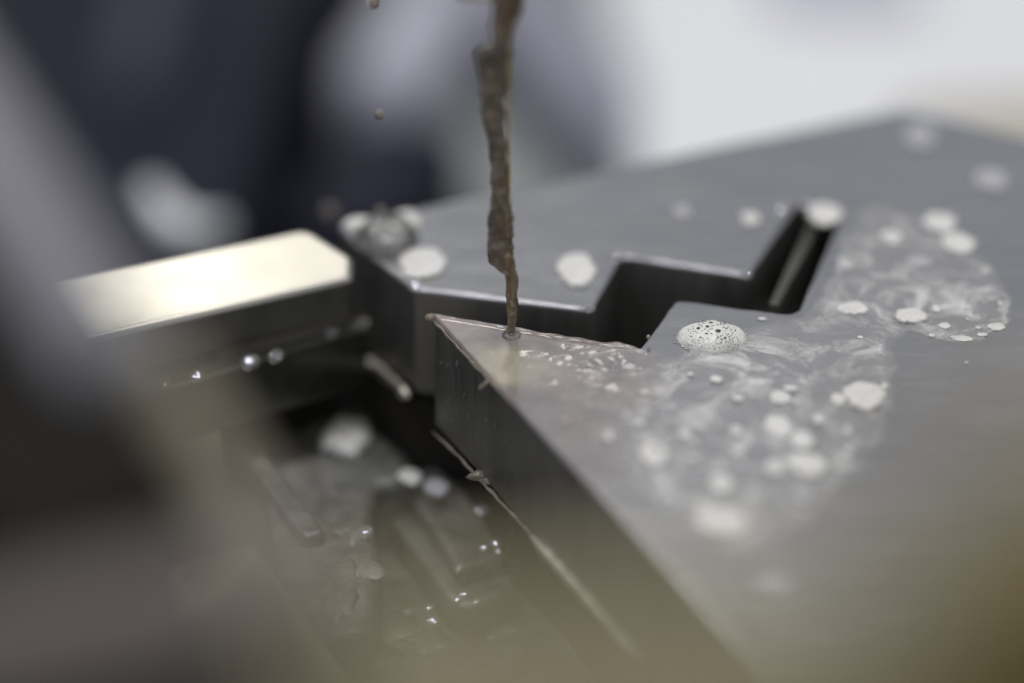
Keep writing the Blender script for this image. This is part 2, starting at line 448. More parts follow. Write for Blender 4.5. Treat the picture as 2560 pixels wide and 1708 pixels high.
# tilt it a little about its long axis so that its top catches the machine lamp
piv = P(884, 694, 0); ax = (P(884, 694, 0)-P(150, 868, 0)).normalized()
bar.matrix_world = Matrix.Translation(piv*MM) @ Matrix.Rotation(math.radians(8.5), 4, ax) @ Matrix.Translation(-piv*MM)

# ledge under the bar
led = slab('ledge_bar', [Vector(p) for p in pxs([(905, 795), (915, 818), (60, 1085), (0, 1060)], -6.5)], -13.5, -6.5, M['dark_steel'], bev=0.4, seg=3)
tag(led, 'dark wet ledge bar running below the bright bar, beaded with drops', 'bar')

# ------------------------------------------------------------------ lower fixture
base = slab('wet_fixture', [Vector(p) for p in pxs([(700, 1060), (860, 1050), (960, 1130), (1080, 1260), (1420, 1600), (1700, 2000), (500, 2100), (300, 1500)], -29)], -60, -29, M['grey_steel'], bev=0.5, radii=1.0)
tag(base, 'wet grey fixture base deep below the blade-like plate edge', 'fixture')
stp = slab('fixture_step', [Vector(p) for p in pxs([(640, 1080), (790, 1020), (905, 1012), (1010, 1120), (1055, 1185), (945, 1215), (925, 1290), (955, 1400), (925, 1570), (720, 1620), (670, 1300)], -20.5)], -28.8, -20.5, M['grey_steel'], bev=1.2, seg=4, radii=[1, 1, 1.5, 1, 1, 1.5, 1.5, 1.5, 2, 2, 1])
tag(stp, 'wet grey step carrying a white foam blob, left below the blade tip', 'step')
blk = empty('fixture_block', P(1130, 1380, -29))
tag(blk, 'small wet stepped block with rounded corner and dark groove on the fixture base', 'block')
def part_slab(name, px, z0, z1, m, parent, **k):
    o = slab(name, [Vector(p) for p in pxs(px, z1)], z0, z1, m, **k)
    o.parent = parent; o.location = -parent.location
    return o
part_slab('flange', [(985, 1215), (965, 1285), (1150, 1535), (1290, 1470), (1150, 1230), (1060, 1165)], -28.9, -25.0, M['grey_steel'], blk, bev=0.7, radii=[1, 1.5, 2.2, 2.2, 1, 1])
part_slab('inner_block', [(1045, 1175), (1018, 1225), (1150, 1425), (1262, 1385), (1165, 1230), (1090, 1165)], -24.9, -22.6, M['grey_steel'], blk, bev=0.5, radii=[1, 0.8, 0.8, 1.2, 1, 1])
sludge = [(880, 1320, 34, 30, 1.2, 'left of the middle of the stepped block'), (915, 1410, 26, 22, 0.9, 'lower left of the stepped block'), (960, 1560, 50, 34, 1.8, 'in front of the stepped block, left one'),
          (1060, 1600, 40, 26, 1.2, 'in front of the stepped block, middle one'), (850, 1500, 36, 40, 1.4, 'farthest left of the stepped block'), (1240, 1560, 44, 26, 1.2, 'in front of the stepped block, right one'), (900, 1640, 60, 30, 1.6, 'lowest at the bottom of the picture')]
rail = slab('guide_rail', [Vector(p) for p in pxs([(575, 1105), (640, 1100), (815, 1330), (760, 1345)], -19)], -40, -19, M['grey_steel'], bev=0.6, radii=0.8)
tag(rail, 'short grey guide rail slanting down left of the wet fixture base', 'rail')
rail2 = slab('olive_rail', [Vector(p) for p in pxs([(420, 1400), (640, 1345), (870, 1640), (1000, 1900), (500, 1900)], -12)], -40, -12, M['khaki'], bev=1.0, radii=1.5)
tag(rail2, 'blurred khaki block edge slanting down in the lower left foreground', 'block')
blk3 = slab('olive_block', [Vector(p) for p in pxs([(250, 1060), (560, 960), (700, 1130), (800, 1400), (300, 1600)], -22)], -50, -22, M['olive_steel'], bev=1.0, radii=1.0)
tag(blk3, 'blurred olive steel block below the ledge bar, left of the guide rail', 'block')

backing = slab('pit_backing', [Vector(p) for p in pxs([(540, 1010), (898, 884), (1030, 998), (1500, 960), (1560, 700), (540, 790)], -13.7)], -60, -13.6, M['arm_dark'], bev=0.3)  # added black backing, closes the view below and makes the pit dark
tag(backing, 'added black block standing in for the shade under the notch corner', 'block')
# ------------------------------------------------------------------ near foreground, far out of focus
def beam(name, a, b, w, h, faces_m, roll, label, cat):
    a = Vector(a); b = Vector(b)
    bm = bmesh.new(); bmesh.ops.create_cube(bm, size=1)
    L = (b-a).length
    for v in bm.verts: v.co = Vector((v.co.x*w, v.co.y*h, v.co.z*L))*MM
    bmesh.ops.bevel(bm, geom=list(bm.edges), offset=1.5*MM, segments=3, profile=0.5, affect='EDGES')
    me = bpy.data.meshes.new(name); bm.to_mesh(me); bm.free()
    o = link(name, me, faces_m)
    q = (b-a).to_track_quat('Z', 'Y')
    o.rotation_mode = 'QUATERNION'
    o.rotation_quaternion = q @ Quaternion((0, 0, 1), roll)
    o.location = (a+b)/2*MM
    return tag(o, label, cat)
beam('grey_rod', PD(-330, -60, 245), PD(310, 960, 235), 6.5, 6, M['arm_light'], math.radians(20), 'blurred light grey rod slanting across the left edge of the picture', 'rod')
beam('dark_arm', PD(-560, 380, 245), PD(290, 1430, 234), 16, 10, M['arm_dark'], math.radians(20), 'blurred dark brown arm filling the lower left corner', 'arm')
beam('olive_beam', PD(330, 840, 246), PD(830, 1680, 236), 5.0, 4, M['olive_arm'], math.radians(20), 'blurred olive beam slanting down between the dark arm and the wet fixture', 'beam')
boxm('foreground_slab', PD(220, 1730, 225), (36, 8, 15), M['foot'], math.radians(0), 2, None, (0, math.radians(-14)))
tag(bpy.data.objects['foreground_slab'], 'blurred brownish grey slab at the very bottom left', 'slab')
rim = slab('tank_rim', [Vector((-35, 0, 0)), Vector((40, 0, 0)), Vector((40, 4, 0)), Vector((-35, 4, 0))], -20, 0, M['khaki'], bev=1.0)
rim.location = PD(2500, 1548, 175)*MM; rim.rotation_euler = (0, math.radians(-2.4), 0)
tag(rim, 'strongly blurred khaki tank rim along the bottom of the picture', 'rim')
hnd = boxm('brown_clamp', PD(2680, 1660, 165), (15, 8, 22), M['brown'], 0, 2)
tag(hnd, 'strongly blurred brown clamp in the lower right corner', 'clamp')

# ------------------------------------------------------------------ water film on the tip
def film():
    tip = P(1080, 795); ea = P(1578, 876); ed = P(1640, 1394)
    # sector between the slot edge and the blade edge
    u1 = (ea-tip); u2 = (ed-tip)
    NA, NR = 90, 230
    verts, faces, wet, cream_sheen = [], [], [], []
    sc_ = P(1268, 925)  # centre of the painted cream reflection
    for i in range(NR+1):
        r = i/NR
        for j in range(NA+1):
            s = j/NA
            a_pt = tip+u1*min(1.0, r*1.35) if r*1.35 <= 1 else ea+(P(1760, 905)-ea)*((r*1.35-1)/0.35)
            d_pt = tip+u2*r*0.98
            p = a_pt.lerp(d_pt, s)
            dist_a = (p-a_pt).length; dist_d = (p-d_pt).length
            rim = math.exp(-(min(dist_a, dist_d)/0.45)**2)
            h = 0.42
            # waves thrown off the jet
            jet = P(1283, 838)
            rr = (p-jet).length
            fall = math.exp(-(rr/9)**2)
            h += 0.03*math.sin(rr*4.0)*math.exp(-rr/2)
            c = P(1545, 905); dd = Vector(((p.x-c.x)/6.8, (p.y-c.y)/4.2, 0)).length
            wv = math.exp(-dd*dd)
            q = Vector((p.x*0.32-p.y*0.10, p.y*0.62, 3.1))
            h += wv*0.85*(noise.fractal(q, 1.0, 2.0, 2)) + 0.03*noise.noise(p*0.35) + 0.004*noise.noise(p*1.5)
            h += 0.34*rim*(0.8+0.4*noise.noise(p*0.5))
            fade = 1-smoothstep(0.62, 1.0, r+0.16*noise.noise(p*0.16))
            edge = smoothstep(0, 0.28, min(dist_a, dist_d))
            h = max(0.02, h)*(0.25+0.75*fade)*(0.15+0.85*math.sqrt(edge))
            cream_sheen.append(min(1, max(0, math.exp(-(((p.x-sc_.x)/5.0)**2+((p.y-sc_.y)/4.4)**2))*1.0+0.25*noise.noise(p*0.5))))
            verts.append((p.x, p.y, h+0.01)); wet.append(fade*(0.65+0.35*smoothstep(0.1, 0.0, r-0.3)))
    W = NA+1
    for i in range(NR):
        for j in range(NA):
            faces.append((i*W+j, i*W+j+1, (i+1)*W+j+1, (i+1)*W+j))
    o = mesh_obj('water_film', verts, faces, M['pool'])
    at = o.data.attributes.new('wet', 'FLOAT', 'POINT'); at.data.foreach_set('value', wet)
    at = o.data.attributes.new('cream_sheen', 'FLOAT', 'POINT'); at.data.foreach_set('value', cream_sheen)
    return tag(o, 'murky beige water film pooled on the pointed plate tip around the jet', 'water')
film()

# ragged bead of slurry along the tip's edges
def bead(name, pts, r, m, label, cat, wob=0.5, squash=0.8, seg=10, n=40, taper=True, parent=None, group=None, jit=0.5, tw=0.25):
    path, rad_ = [], []
    pts = [Vector(p) for p in pts]
    segs = [(pts[i+1]-pts[i]).length for i in range(len(pts)-1)]; L = sum(segs)
    for k in range(n+1):
        d = L*k/n; i = 0
        while i < len(segs)-1 and d > segs[i]: d -= segs[i]; i += 1
        p = pts[i].lerp(pts[i+1], min(1, d/segs[i]))
        p = p + Vector((noise.noise(p*0.7), noise.noise(p*0.7+Vector((9, 0, 0))), noise.noise(p*0.7+Vector((0, 9, 0)))))*r*jit
        path.append(p)
        t = k/n
        tp = min(1, 6*t+0.25)*min(1, 6*(1-t)+0.25) if taper else 1
        rad_.append(r*tp*(1+wob*noise.noise(p*0.9+Vector((3, 1, 5)))))
    o = tube(name, path, rad_, m, parent, seg, tw, 1.2, squash)
    return tag(o, label, cat, group) if not parent else o
bead('slurry_bead', [P(1074, 792, .15), P(1110, 830, .12), P(1160, 885, .1), P(1215, 942, .05), P(1290, 1022, 0.0)], 0.19, M['slurry'], 'pale slurry bead along the left edge of the plate tip', 'slurry', n=60)
bead('slurry_bead', [P(1074, 792, .15), P(1150, 806, .12), P(1270, 824, .1), P(1400, 846, .05), P(1570, 870, 0)], 0.18, M['slurry'], 'pale slurry bead along the slot edge of the plate tip', 'slurry', n=60)
bead('slurry_bead', [P(1080, 1076, -T), P(1140, 1135, -T), P(1230, 1232, -T), P(1345, 1352, -T)], 0.22, M['slurry'], 'thin ragged slurry bead under the lower blade edge', 'slurry', n=60)
ball('slurry_drop', P(1077, 794, 0.35), 0.42, M['slurry'], sc=(1.2, 0.9, 0.8), lump=0.5)
tag(bpy.data.objects['slurry_drop'], 'tan slurry lump at the very point of the plate tip', 'slurry')

# bright water under the lower edges, its glint made as cream metal tubes
bead('glint_lip', [P(1325, 1338, -T-.1), P(1390, 1406, -T-.2), P(1430, 1450, -T-.3), P(1490, 1514, -T-.3), P(1600, 1634, -T-.1)], 0.62, M['lip'], 'bright cream water glint shaped as a lip under the lower blade edge', 'water glint', wob=0.25, jit=0.1, tw=0.05, seg=20)
bead('glint_lip', [P(915, 896, -T), P(958, 932, -T), P(992, 962, -T), P(1022, 992, -T)], 0.7, M['lip'], 'bright cream water glint shaped as a lip under the notch corner', 'water glint', wob=0.25, jit=0.1, tw=0.05, seg=20)

# slurry clump and small drops stuck on the blade
cl = empty('slurry_clump', P(1215, 1195, -T))
tag(cl, 'brown slurry clump hanging on the lower blade edge', 'slurry')
def child_ball(parent, name, c, r, m, sc=(1, 1, 1), lump=0.4):
    o = ball(name, c, r, m, parent, sc, lump); o.location = Vector(c)*MM-parent.location; return o
child_ball(cl, 'lump', P(1200, 1190, -T+0.2), 0.85, M['slurry'], (1.5, 0.7, 0.6))
child_ball(cl, 'lump', P(1222, 1203, -T+0.2), 0.6, M['slurry'], (1.2, 0.8, 0.7))
child_ball(cl, 'drop', P(1243, 1168, -T+1.5), 0.38, M['burr'])
child_ball(cl, 'drop', P(1245, 1196, -T+0.9), 0.45, M['burr'], (1, 1, 1.2))
bead('burr', [P(1222, 952, 0.1), P(1213, 962, -0.3), P(1200, 973, -0.8)], 0.22, M['burr'], 'small tan burr sticking out of the left edge of the plate tip', 'burr', n=12)

def face_point(px, t):           # spot on the upright blade face, t mm below its top edge
    a = P(1083, 798); b = P(1620, 1372)
    f = (px-1083)/(1620-1083); p = a.lerp(b, f)
    n = Vector((-(b-a).normalized().y*-1, -(b-a).normalized().x, 0)); n = Vector(((b-a).y, -(b-a).x, 0)).normalized()
    return Vector((p.x, p.y, -t))+n*0.05
for i, (px, t) in enumerate([(1107, 4.0), (1123, 3.6), (1125, 7.7), (1168, 5.0), (1180, 7.0), (1228, 5.0), (1250, 4.7), (1275, 5.3), (1150, 2.2), (1135, 9.5)]):
    o = ball('face_drop', face_point(px, t), random.uniform(0.16, 0.30), M['bead'], sc=(0.8, 0.8, random.uniform(1.1, 1.9)), lump=0.3, sub=2)
    tag(o, 'tiny water drop clinging to the dark upright face of the blade', 'water drop', 'drops on the blade face')

# ------------------------------------------------------------------ jet and wire
JY = P(1281, 838, 0).y
prof = [(-60, 1240, 1318), (0, 1238, 1310), (30, 1234, 1301), (60, 1230, 1290), (100, 1230, 1281), (112, 1229, 1278), (118, 1200, 1276), (135, 1195, 1276), (165, 1194, 1274),
        (200, 1197, 1268), (230, 1199, 1264), (245, 1206, 1264), (275, 1201, 1263), (300, 1204, 1262), (320, 1210, 1262), (350, 1219, 1266), (375, 1223, 1270), (430, 1226, 1270), (480, 1228, 1273),
        (540, 1223, 1285), (570, 1220, 1283), (600, 1219, 1283), (630, 1219, 1286), (650, 1221, 1287), (660, 1226, 1289), (672, 1240, 1291), (682, 1259, 1293), (710, 1265, 1296), (740, 1264, 1293),
        (758, 1268, 1295), (775, 1267, 1295), (800, 1269, 1291), (815, 1269, 1289), (826, 1266, 1290), (833, 1260, 1294), (838, 1250, 1301)]
def jet():
    verts, faces = [], []; seg = 36
    def at(y):
        for (a, b) in zip(prof, prof[1:]):
            if a[0] <= y <= b[0]:
                t = (y-a[0])/(b[0]-a[0]); return a[1]+(b[1]-a[1])*t, a[2]+(b[2]-a[2])*t
        return prof[-1][1:]
    ys = []
    y = -60
    while y < 838: ys.append(y); y += 3.2
    ys.append(838)
    for y in ys:
        l, r = at(y)
        pl = PY(l, y, JY); pr = PY(r, y, JY); c = (pl+pr)/2; hw = (pr.x-pl.x)/2
        for k in range(seg):
            q = 2*math.pi*k/seg
            d = Vector((math.cos(q), math.sin(q), 0))
            s = Vector((c.x+d.x*1.2, d.y*1.2, c.z*0.8))
            k1 = 1+0.22*noise.noise(s*0.9)+0.15*noise.noise(s*2.1)
            depth = min(hw, 0.95)*(1+0.25*noise.noise(s*0.5))
            verts.append((c.x+d.x*hw*k1, c.y+d.y*depth*k1, c.z+0.12*noise.noise(s*1.3)))
    n = len(ys)
    for i in range(n-1):
        for k in range(seg):
            j = (k+1) % seg
            faces.append((i*seg+k, i*seg+j, (i+1)*seg+j, (i+1)*seg+k))
    faces.append(tuple(range(seg))); faces.append(tuple((n-1)*seg+k for k in range(seg)))
    o = mesh_obj('jet_column', verts, faces, M['jet'])
    return o
jt = empty('water_jet', PY(1281, 838, JY))
tag(jt, 'lumpy brown water jet falling onto the plate tip', 'water jet')
jc = jet(); jc.parent = jt; jc.location = -jt.location
sp = tube('splash_arm', [PY(1255, 0, JY), PY(1215, -4, JY), PY(1180, -6, JY), PY(1146, -8, JY)], [0.5, 0.42, 0.4, 0.3], M['jet'], jt, 14, 0.4, 1.0)
sp.location = PY(1255, 0, JY)*MM-jt.location
for c, r in ((P(1279, 836, 0.45), 0.26), (P(1287, 838, 0.42), 0.22)):
    child_ball(jt, 'splash_bubble', c, r, M['bead'], (1, 1, 0.9), 0.1)
ring_c = P(1279, 838, 0.5); rv, rf_ = [], []
for k in range(48):
    q = 2*math.pi*k/48
    for j in range(8):
        t = 2*math.pi*j/8
        w_ = 0.10*(1+0.5*noise.noise(Vector((math.cos(q)*1.5, math.sin(q)*1.5, 2))))
        R_ = 0.85*(1+0.12*noise.noise(Vector((math.cos(q), math.sin(q), 7))))
        rv.append(ring_c+Vector(((R_+w_*math.cos(t))*math.cos(q), (R_+w_*math.cos(t))*math.sin(q), w_*math.sin(t)*1.4)))
for k in range(48):
    for j in range(8):
        k2, j2 = (k+1) % 48, (j+1) % 8
        rf_.append((k*8+j, k2*8+j, k2*8+j2, k*8+j2))
sr = mesh_obj('splash_ring', rv, rf_, M['bead'], jt); sr.location = -jt.location
wire = tube('wire_electrode', [Vector((P(1276, 830).x, JY, -40)), Vector((P(1276, 830).x-0.1, JY-0.2, 20)), Vector((P(1276, 830).x-0.15, JY-0.3, 60))], [0.125]*3, M['brass'], None, 12)
tag(wire, 'thin brass wire electrode running down inside the brown jet', 'wire')

# flying drops
for px, py, d, r, lb in ((932, 6, 342, 0.5, 'dark brown flying drop at the very top, left of the jet'),
                         (948, 286, 358, 0.42, 'tan flying drop in mid-air left of the jet'),
                         (825, 531, 386, 0.75, 'faint large blurred drop in front of the navy block'),
                         (952, 530, 372, 0.50, 'tan drop bouncing just above the clear puddle at the plate corner'),
                         (1621, 843, 349, 0.22, 'tiny amber drop hanging over the inner slot corner beside the foam dome')):
    o = ball('flying_drop', PD(px, py, d), r, M['slurry'] if r > 0.3 else M['burr'], lump=0.25, sc=(1, 1, 1.15))
    tag(o, lb, 'water drop')

# ------------------------------------------------------------------ foam on the plate
def dome(name, px, py, rx, ry, h, m, seed, seg=36, rings=8, z=0.0, rough=0.16, profile=1.0):
    c = P(px, py, z); k = (P(px+10, py, z)-P(px-10, py, z)).length/20
    kr = (P(px, py-5, z)-P(px, py+5, z)).length/10
    ax, ay = rx*k, ry*kr
    verts, faces = [], []
    for i in range(rings):
        t = i/(rings-1)
        q = math.pi/2*t
        rr = math.cos(q)**profile; zz = math.sin(q)
        for j in range(seg):
            a = 2*math.pi*j/seg
            e = Vector((math.cos(a), math.sin(a), seed*3.7))
            kk = 1+rough*(noise.noise(e*1.1)*1.5+0.35*noise.noise(e*2.6))
            verts.append((math.cos(a)*ax*rr*kk, math.sin(a)*ay*rr*kk, zz*h*(1+0.1*noise.noise(e*2+Vector((rr, 0, 0)))) + 0.01))
    n0 = len(verts)-seg
    for i in range(rings-1):
        for j in range(seg):
            j2 = (j+1) % seg
            faces.append((i*seg+j, i*seg+j2, (i+1)*seg+j2, (i+1)*seg+j))
    me = bpy.data.meshes.new(name)
    me.from_pydata([tuple(Vector(v)*MM) for v in verts], [], faces)
    at = me.attributes.new('core', 'FLOAT', 'POINT')
    at.data.foreach_set('value', [min(1.0, 1.6*(1-math.cos(math.pi/2*(i//seg)/(rings-1))**profile)) for i in range(len(verts))])
    bm = bmesh.new(); bm.from_mesh(me); bmesh.ops.remove_doubles(bm, verts=bm.verts, dist=1e-7)
    bmesh.ops.recalc_face_normals(bm, faces=bm.faces); bm.to_mesh(me); bm.free()
    me.polygons.foreach_set('use_smooth', [True]*len(me.polygons))
    o = link(name, me, m); o.location = c*MM
    return o, ax, ay
# the sharp dome of bubbles
fd = empty('foam_dome', P(1780, 850))
tag(fd, 'sharp cream foam dome pitted with dark bubbles, beside the slot', 'foam')
o, ax, ay = dome('foam_body', 1780, 850, 84, 36, 1.55, M['foam_solid'], 3, 96, 16, rough=0.09)
o.parent = fd; o.location = (0, 0, 0)
bm = bmesh.new(); bmesh.ops.create_icosphere(bm, subdivisions=2, radius=1*MM)
for f in bm.faces: f.smooth = True
bub = bpy.data.meshes.new('bubble'); bm.to_mesh(bub); bm.free(); bub.materials.append(M['bubble'])
rng = random.Random(5); placed = []
big = [(-0.02, 0.34, .27, .6), (-0.42, -0.02, .25, .55), (-0.15, 0.02, .27, .55), (0.15, -0.26, .36, .8)]
for x, y, r, s in big: placed.append((x, y, r))
tries = 0
while len(placed) < 240 and tries < 9000:
    tries += 1
    a = rng.uniform(0, 2*math.pi); q = math.sqrt(rng.random())*0.97
    x, y = math.cos(a)*q, math.sin(a)*q
    r = rng.choice([0.07, 0.08, 0.09, 0.11, 0.13, 0.16]) if q < 0.75 else rng.uniform(0.05, 0.085)
    if all(((x-b[0])*ax)**2+((y-b[1])*ay)**2 > ((r+b[2])*1.35)**2 for b in placed): placed.append((x, y, r))
for x, y, r in placed:
    q = math.hypot(x, y); z = 1.55*math.sqrt(max(0, 1-q*q))
    nrm = Vector((x/ax, y/ay, z/1.55**2)).normalized()
    b = bpy.data.objects.new('bubble', bub); col.objects.link(b); b.parent = fd
    b.location = (Vector((x*ax, y*ay, z))-nrm*r*0.1)*MM
    b.rotation_mode = 'QUATERNION'; b.rotation_quaternion = nrm.to_track_quat('Z', 'Y')
    b.scale = (r, r*0.8, r*0.3)

rb = random.Random(9); vv, ff = [], []
for k in range(150):
    a = rb.uniform(0, 2*math.pi); q = 1.0+abs(rb.gauss(0, 0.05)); r = rb.uniform(0.05, 0.13)
    c = Vector((math.cos(a)*ax*q, math.sin(a)*ay*q, r*0.3)); n0 = len(vv)
    vv += [c+Vector(d)*r for d in ((1, 0, 0), (0, 1, 0), (-1, 0, 0), (0, -1, 0), (0, 0, 0.8), (0, 0, -0.3))]
    ff += [(n0+i, n0+(i+1) % 4, n0+4) for i in range(4)]+[(n0+(i+1) % 4, n0+i, n0+5) for i in range(4)]
rf = mesh_obj('rim_froth', vv, ff, M['foam_solid'], fd); rf['kind'] = 'stuff'
FOAM = [  # px, py, rx, ry, height, thin?, label
 (1440, 675, 46, 40, 0.9, 0, 'oval white foam patch on the far plate above the slot corner'),
 (1056, 662, 58, 36, 1.1, 0, 'bright white foam patch at the notch corner left of the jet'),
 (2062, 537, 40, 26, 1.0, 0, 'cream foam patch sitting at the far end of the slot fin'),
 (1876, 548, 22, 15, 0.6, 0, 'small cream foam spot left of the narrow slit end'),
 (1705, 530, 22, 14, 0.5, 1, 'faint grey foam spot on the far plate, leftmost behind the slot'),
 (2300, 342, 38, 26, 0.7, 1, 'grey foam patch near the far right corner of the plate'),
 (2478, 452, 42, 24, 0.7, 1, 'grey foam patch at the right picture edge on the far plate'),
 (2350, 557, 40, 22, 0.7, 0, 'upper of the two touching cream foam patches at far right'),
 (2396, 610, 42, 23, 0.8, 0, 'lower of the two touching cream foam patches at far right'),
 (2228, 594, 25, 16, 0.5, 0, 'small cream foam spot left of the touching foam pair'),
 (2300, 656, 32, 11, 0.3, 1, 'stretched thin foam streak below the touching foam pair'),
 (2132, 772, 38, 17, 0.5, 0, 'ragged foam patch with a tail, right of the slot corner'),
 (2276, 790, 40, 17, 0.8, 0, 'lens-shaped cream foam patch in focus at the right'),
 (2360, 815, 15, 7, 0.3, 0, 'small sharp foam fleck inside the swirl ring at right'),
 (2405, 847, 26, 7, 0.2, 0, 'flat foam fleck on the near rim of the swirl ring'),
 (2492, 818, 22, 9, 0.25, 0, 'foam fleck at the right rim of the swirl ring'),
 (2341, 772, 10, 9, 0.3, 0, 'small round foam fleck above the middle of the swirl ring'),
 (2160, 992, 50, 32, 1.2, 0, 'large round white foam patch right of the plate middle'),
 (2096, 1000, 19, 14, 0.5, 0, 'small foam patch touching the large round foam patch'),
 (1950, 995, 26, 15, 0.6, 0, 'oval foam spot below the foam dome, towards the right'),
 (1945, 1070, 36, 26, 0.9, 0, 'round white foam patch in the middle of the near scatter'),
 (2005, 1103, 28, 23, 0.8, 0, 'foam patch just above the large near oval foam patch'),
 (2016, 1163, 46, 26, 1.0, 0, 'large oval foam patch right of the near scatter'),
 (1935, 1170, 22, 16, 0.5, 0, 'small foam spot left of the large near oval foam patch'),
 (1635, 1136, 37, 28, 1.0, 0, 'round foam patch leftmost in the near scatter'),
 (1800, 1305, 72, 32, 1.0, 0, 'biggest blurred oval foam patch nearest the blade edge'),
 (1800, 1210, 28, 20, 0.6, 0, 'foam spot above the biggest blurred oval foam patch'),
 (1670, 1257, 28, 20, 0.5, 1, 'faint foam spot left of the biggest blurred oval foam patch'),
 (1930, 1450, 46, 26, 0.6, 1, 'very faint blurred foam patch lowest on the plate'),
 (2005, 1240, 26, 16, 0.5, 1, 'faint foam spot below the large near oval foam patch'),
 (865, 1108, 60, 44, 4.5, 2, 'white foam blob on the wet fixture base left of the blade'),
 (1024, 1196, 30, 18, 1.4, 2, 'small grey white foam blob on the fixture base under the blade tip'),
 (1090, 1222, 30, 20, 1.2, 3, 'pale grey foam smear at the near side of the fixture base foam')]
for i, (x, y, rx, ry, h, thin, lb) in enumerate(FOAM):
    z = -20.5 if thin >= 2 else 0.0
    o, _, _ = dome('foam_patch', x, y, rx*1.14, ry*1.18, h*0.38, M['foam'] if thin in (0, 2) else M['foam_thin'], i+11, z=z, profile=0.7)
    tag(o, lb, 'foam', 'foam patches')
ANCH = [(1780, 845, 'the pitted foam dome'), (2160, 992, 'the large round foam patch'), (1945, 1070, 'the middle foam patch of the near scatter'), (2016, 1163, 'the large oval foam patch'),
        (1635, 1136, 'the leftmost near foam patch'), (1800, 1305, 'the biggest blurred foam patch'), (2276, 790, 'the lens-shaped foam patch'), (2132, 772, 'the ragged tailed foam patch'), (2405, 847, 'the flat rim foam fleck'),
        (2492, 818, 'the right rim foam fleck'), (1281, 838, 'the foot of the jet'), (1597, 874, 'the inner slot corner'), (1990, 788, 'the rounded slot corner'), (1950, 995, 'the oval foam spot')]
used = set()
def near_label(what, x, y):
    for ax_, ay_, nm in sorted(ANCH, key=lambda a: math.hypot(a[0]-x, (a[1]-y)*1.6)):
        dx, dy = x-ax_, (y-ay_)*1.6
        side = ('right of' if dx > 0 else 'left of') if abs(dx) > 2*abs(dy) else (('below' if dy > 0 else 'above') if abs(dy) > 2*abs(dx) else ('below and ' if dy > 0 else 'above and ')+('right of' if dx > 0 else 'left of'))
        t = '%s %s %s' % (what, side, nm)
        if t not in used: used.add(t); return t
small = [(1845, 1000, 17, 9), (1990, 1010, 10, 8), (2211, 968, 11, 8), (2046, 1052, 15, 14), (1840, 1080, 18, 13), (1712, 1088, 18, 13), (1520, 1095, 18, 13), (1845, 1132, 18, 13),
         (2117, 1080, 13, 11), (2118, 1132, 14, 12), (1415, 1055, 14, 9), (1735, 1150, 12, 9), (1790, 952, 20, 9), (1975, 975, 22, 7), (1610, 985, 18, 7), (1725, 940, 10, 5), (1600, 1060, 12, 9), (1470, 1020, 10, 6)]
for i, (x, y, rx, ry) in enumerate(small):
    o, _, _ = dome('foam_fleck', x, y, rx, ry, 0.35, M['foam'], i+70, 20, 5, profile=0.7)
    tag(o, near_label('small foam fleck', x, y), 'foam', 'small foam flecks of the near scatter')
tiny = [(2418, 800, 5, 3), (2383, 845, 8, 4), (2455, 838, 16, 5), (2445, 821, 8, 4), (1905, 799, 12, 4), (2416, 908, 5, 3), (2330, 840, 10, 5), (2150, 845, 9, 4), (2500, 760, 6, 8), (2420, 770, 7, 5)]
for i, (x, y, rx, ry) in enumerate(tiny):
    o, _, _ = dome('foam_crumb', x, y, rx, ry, 0.18, M['foam'], i+120, 16, 4, profile=0.7)
    tag(o, near_label('tiny foam crumb', x, y), 'foam', 'tiny foam crumbs around the swirl')

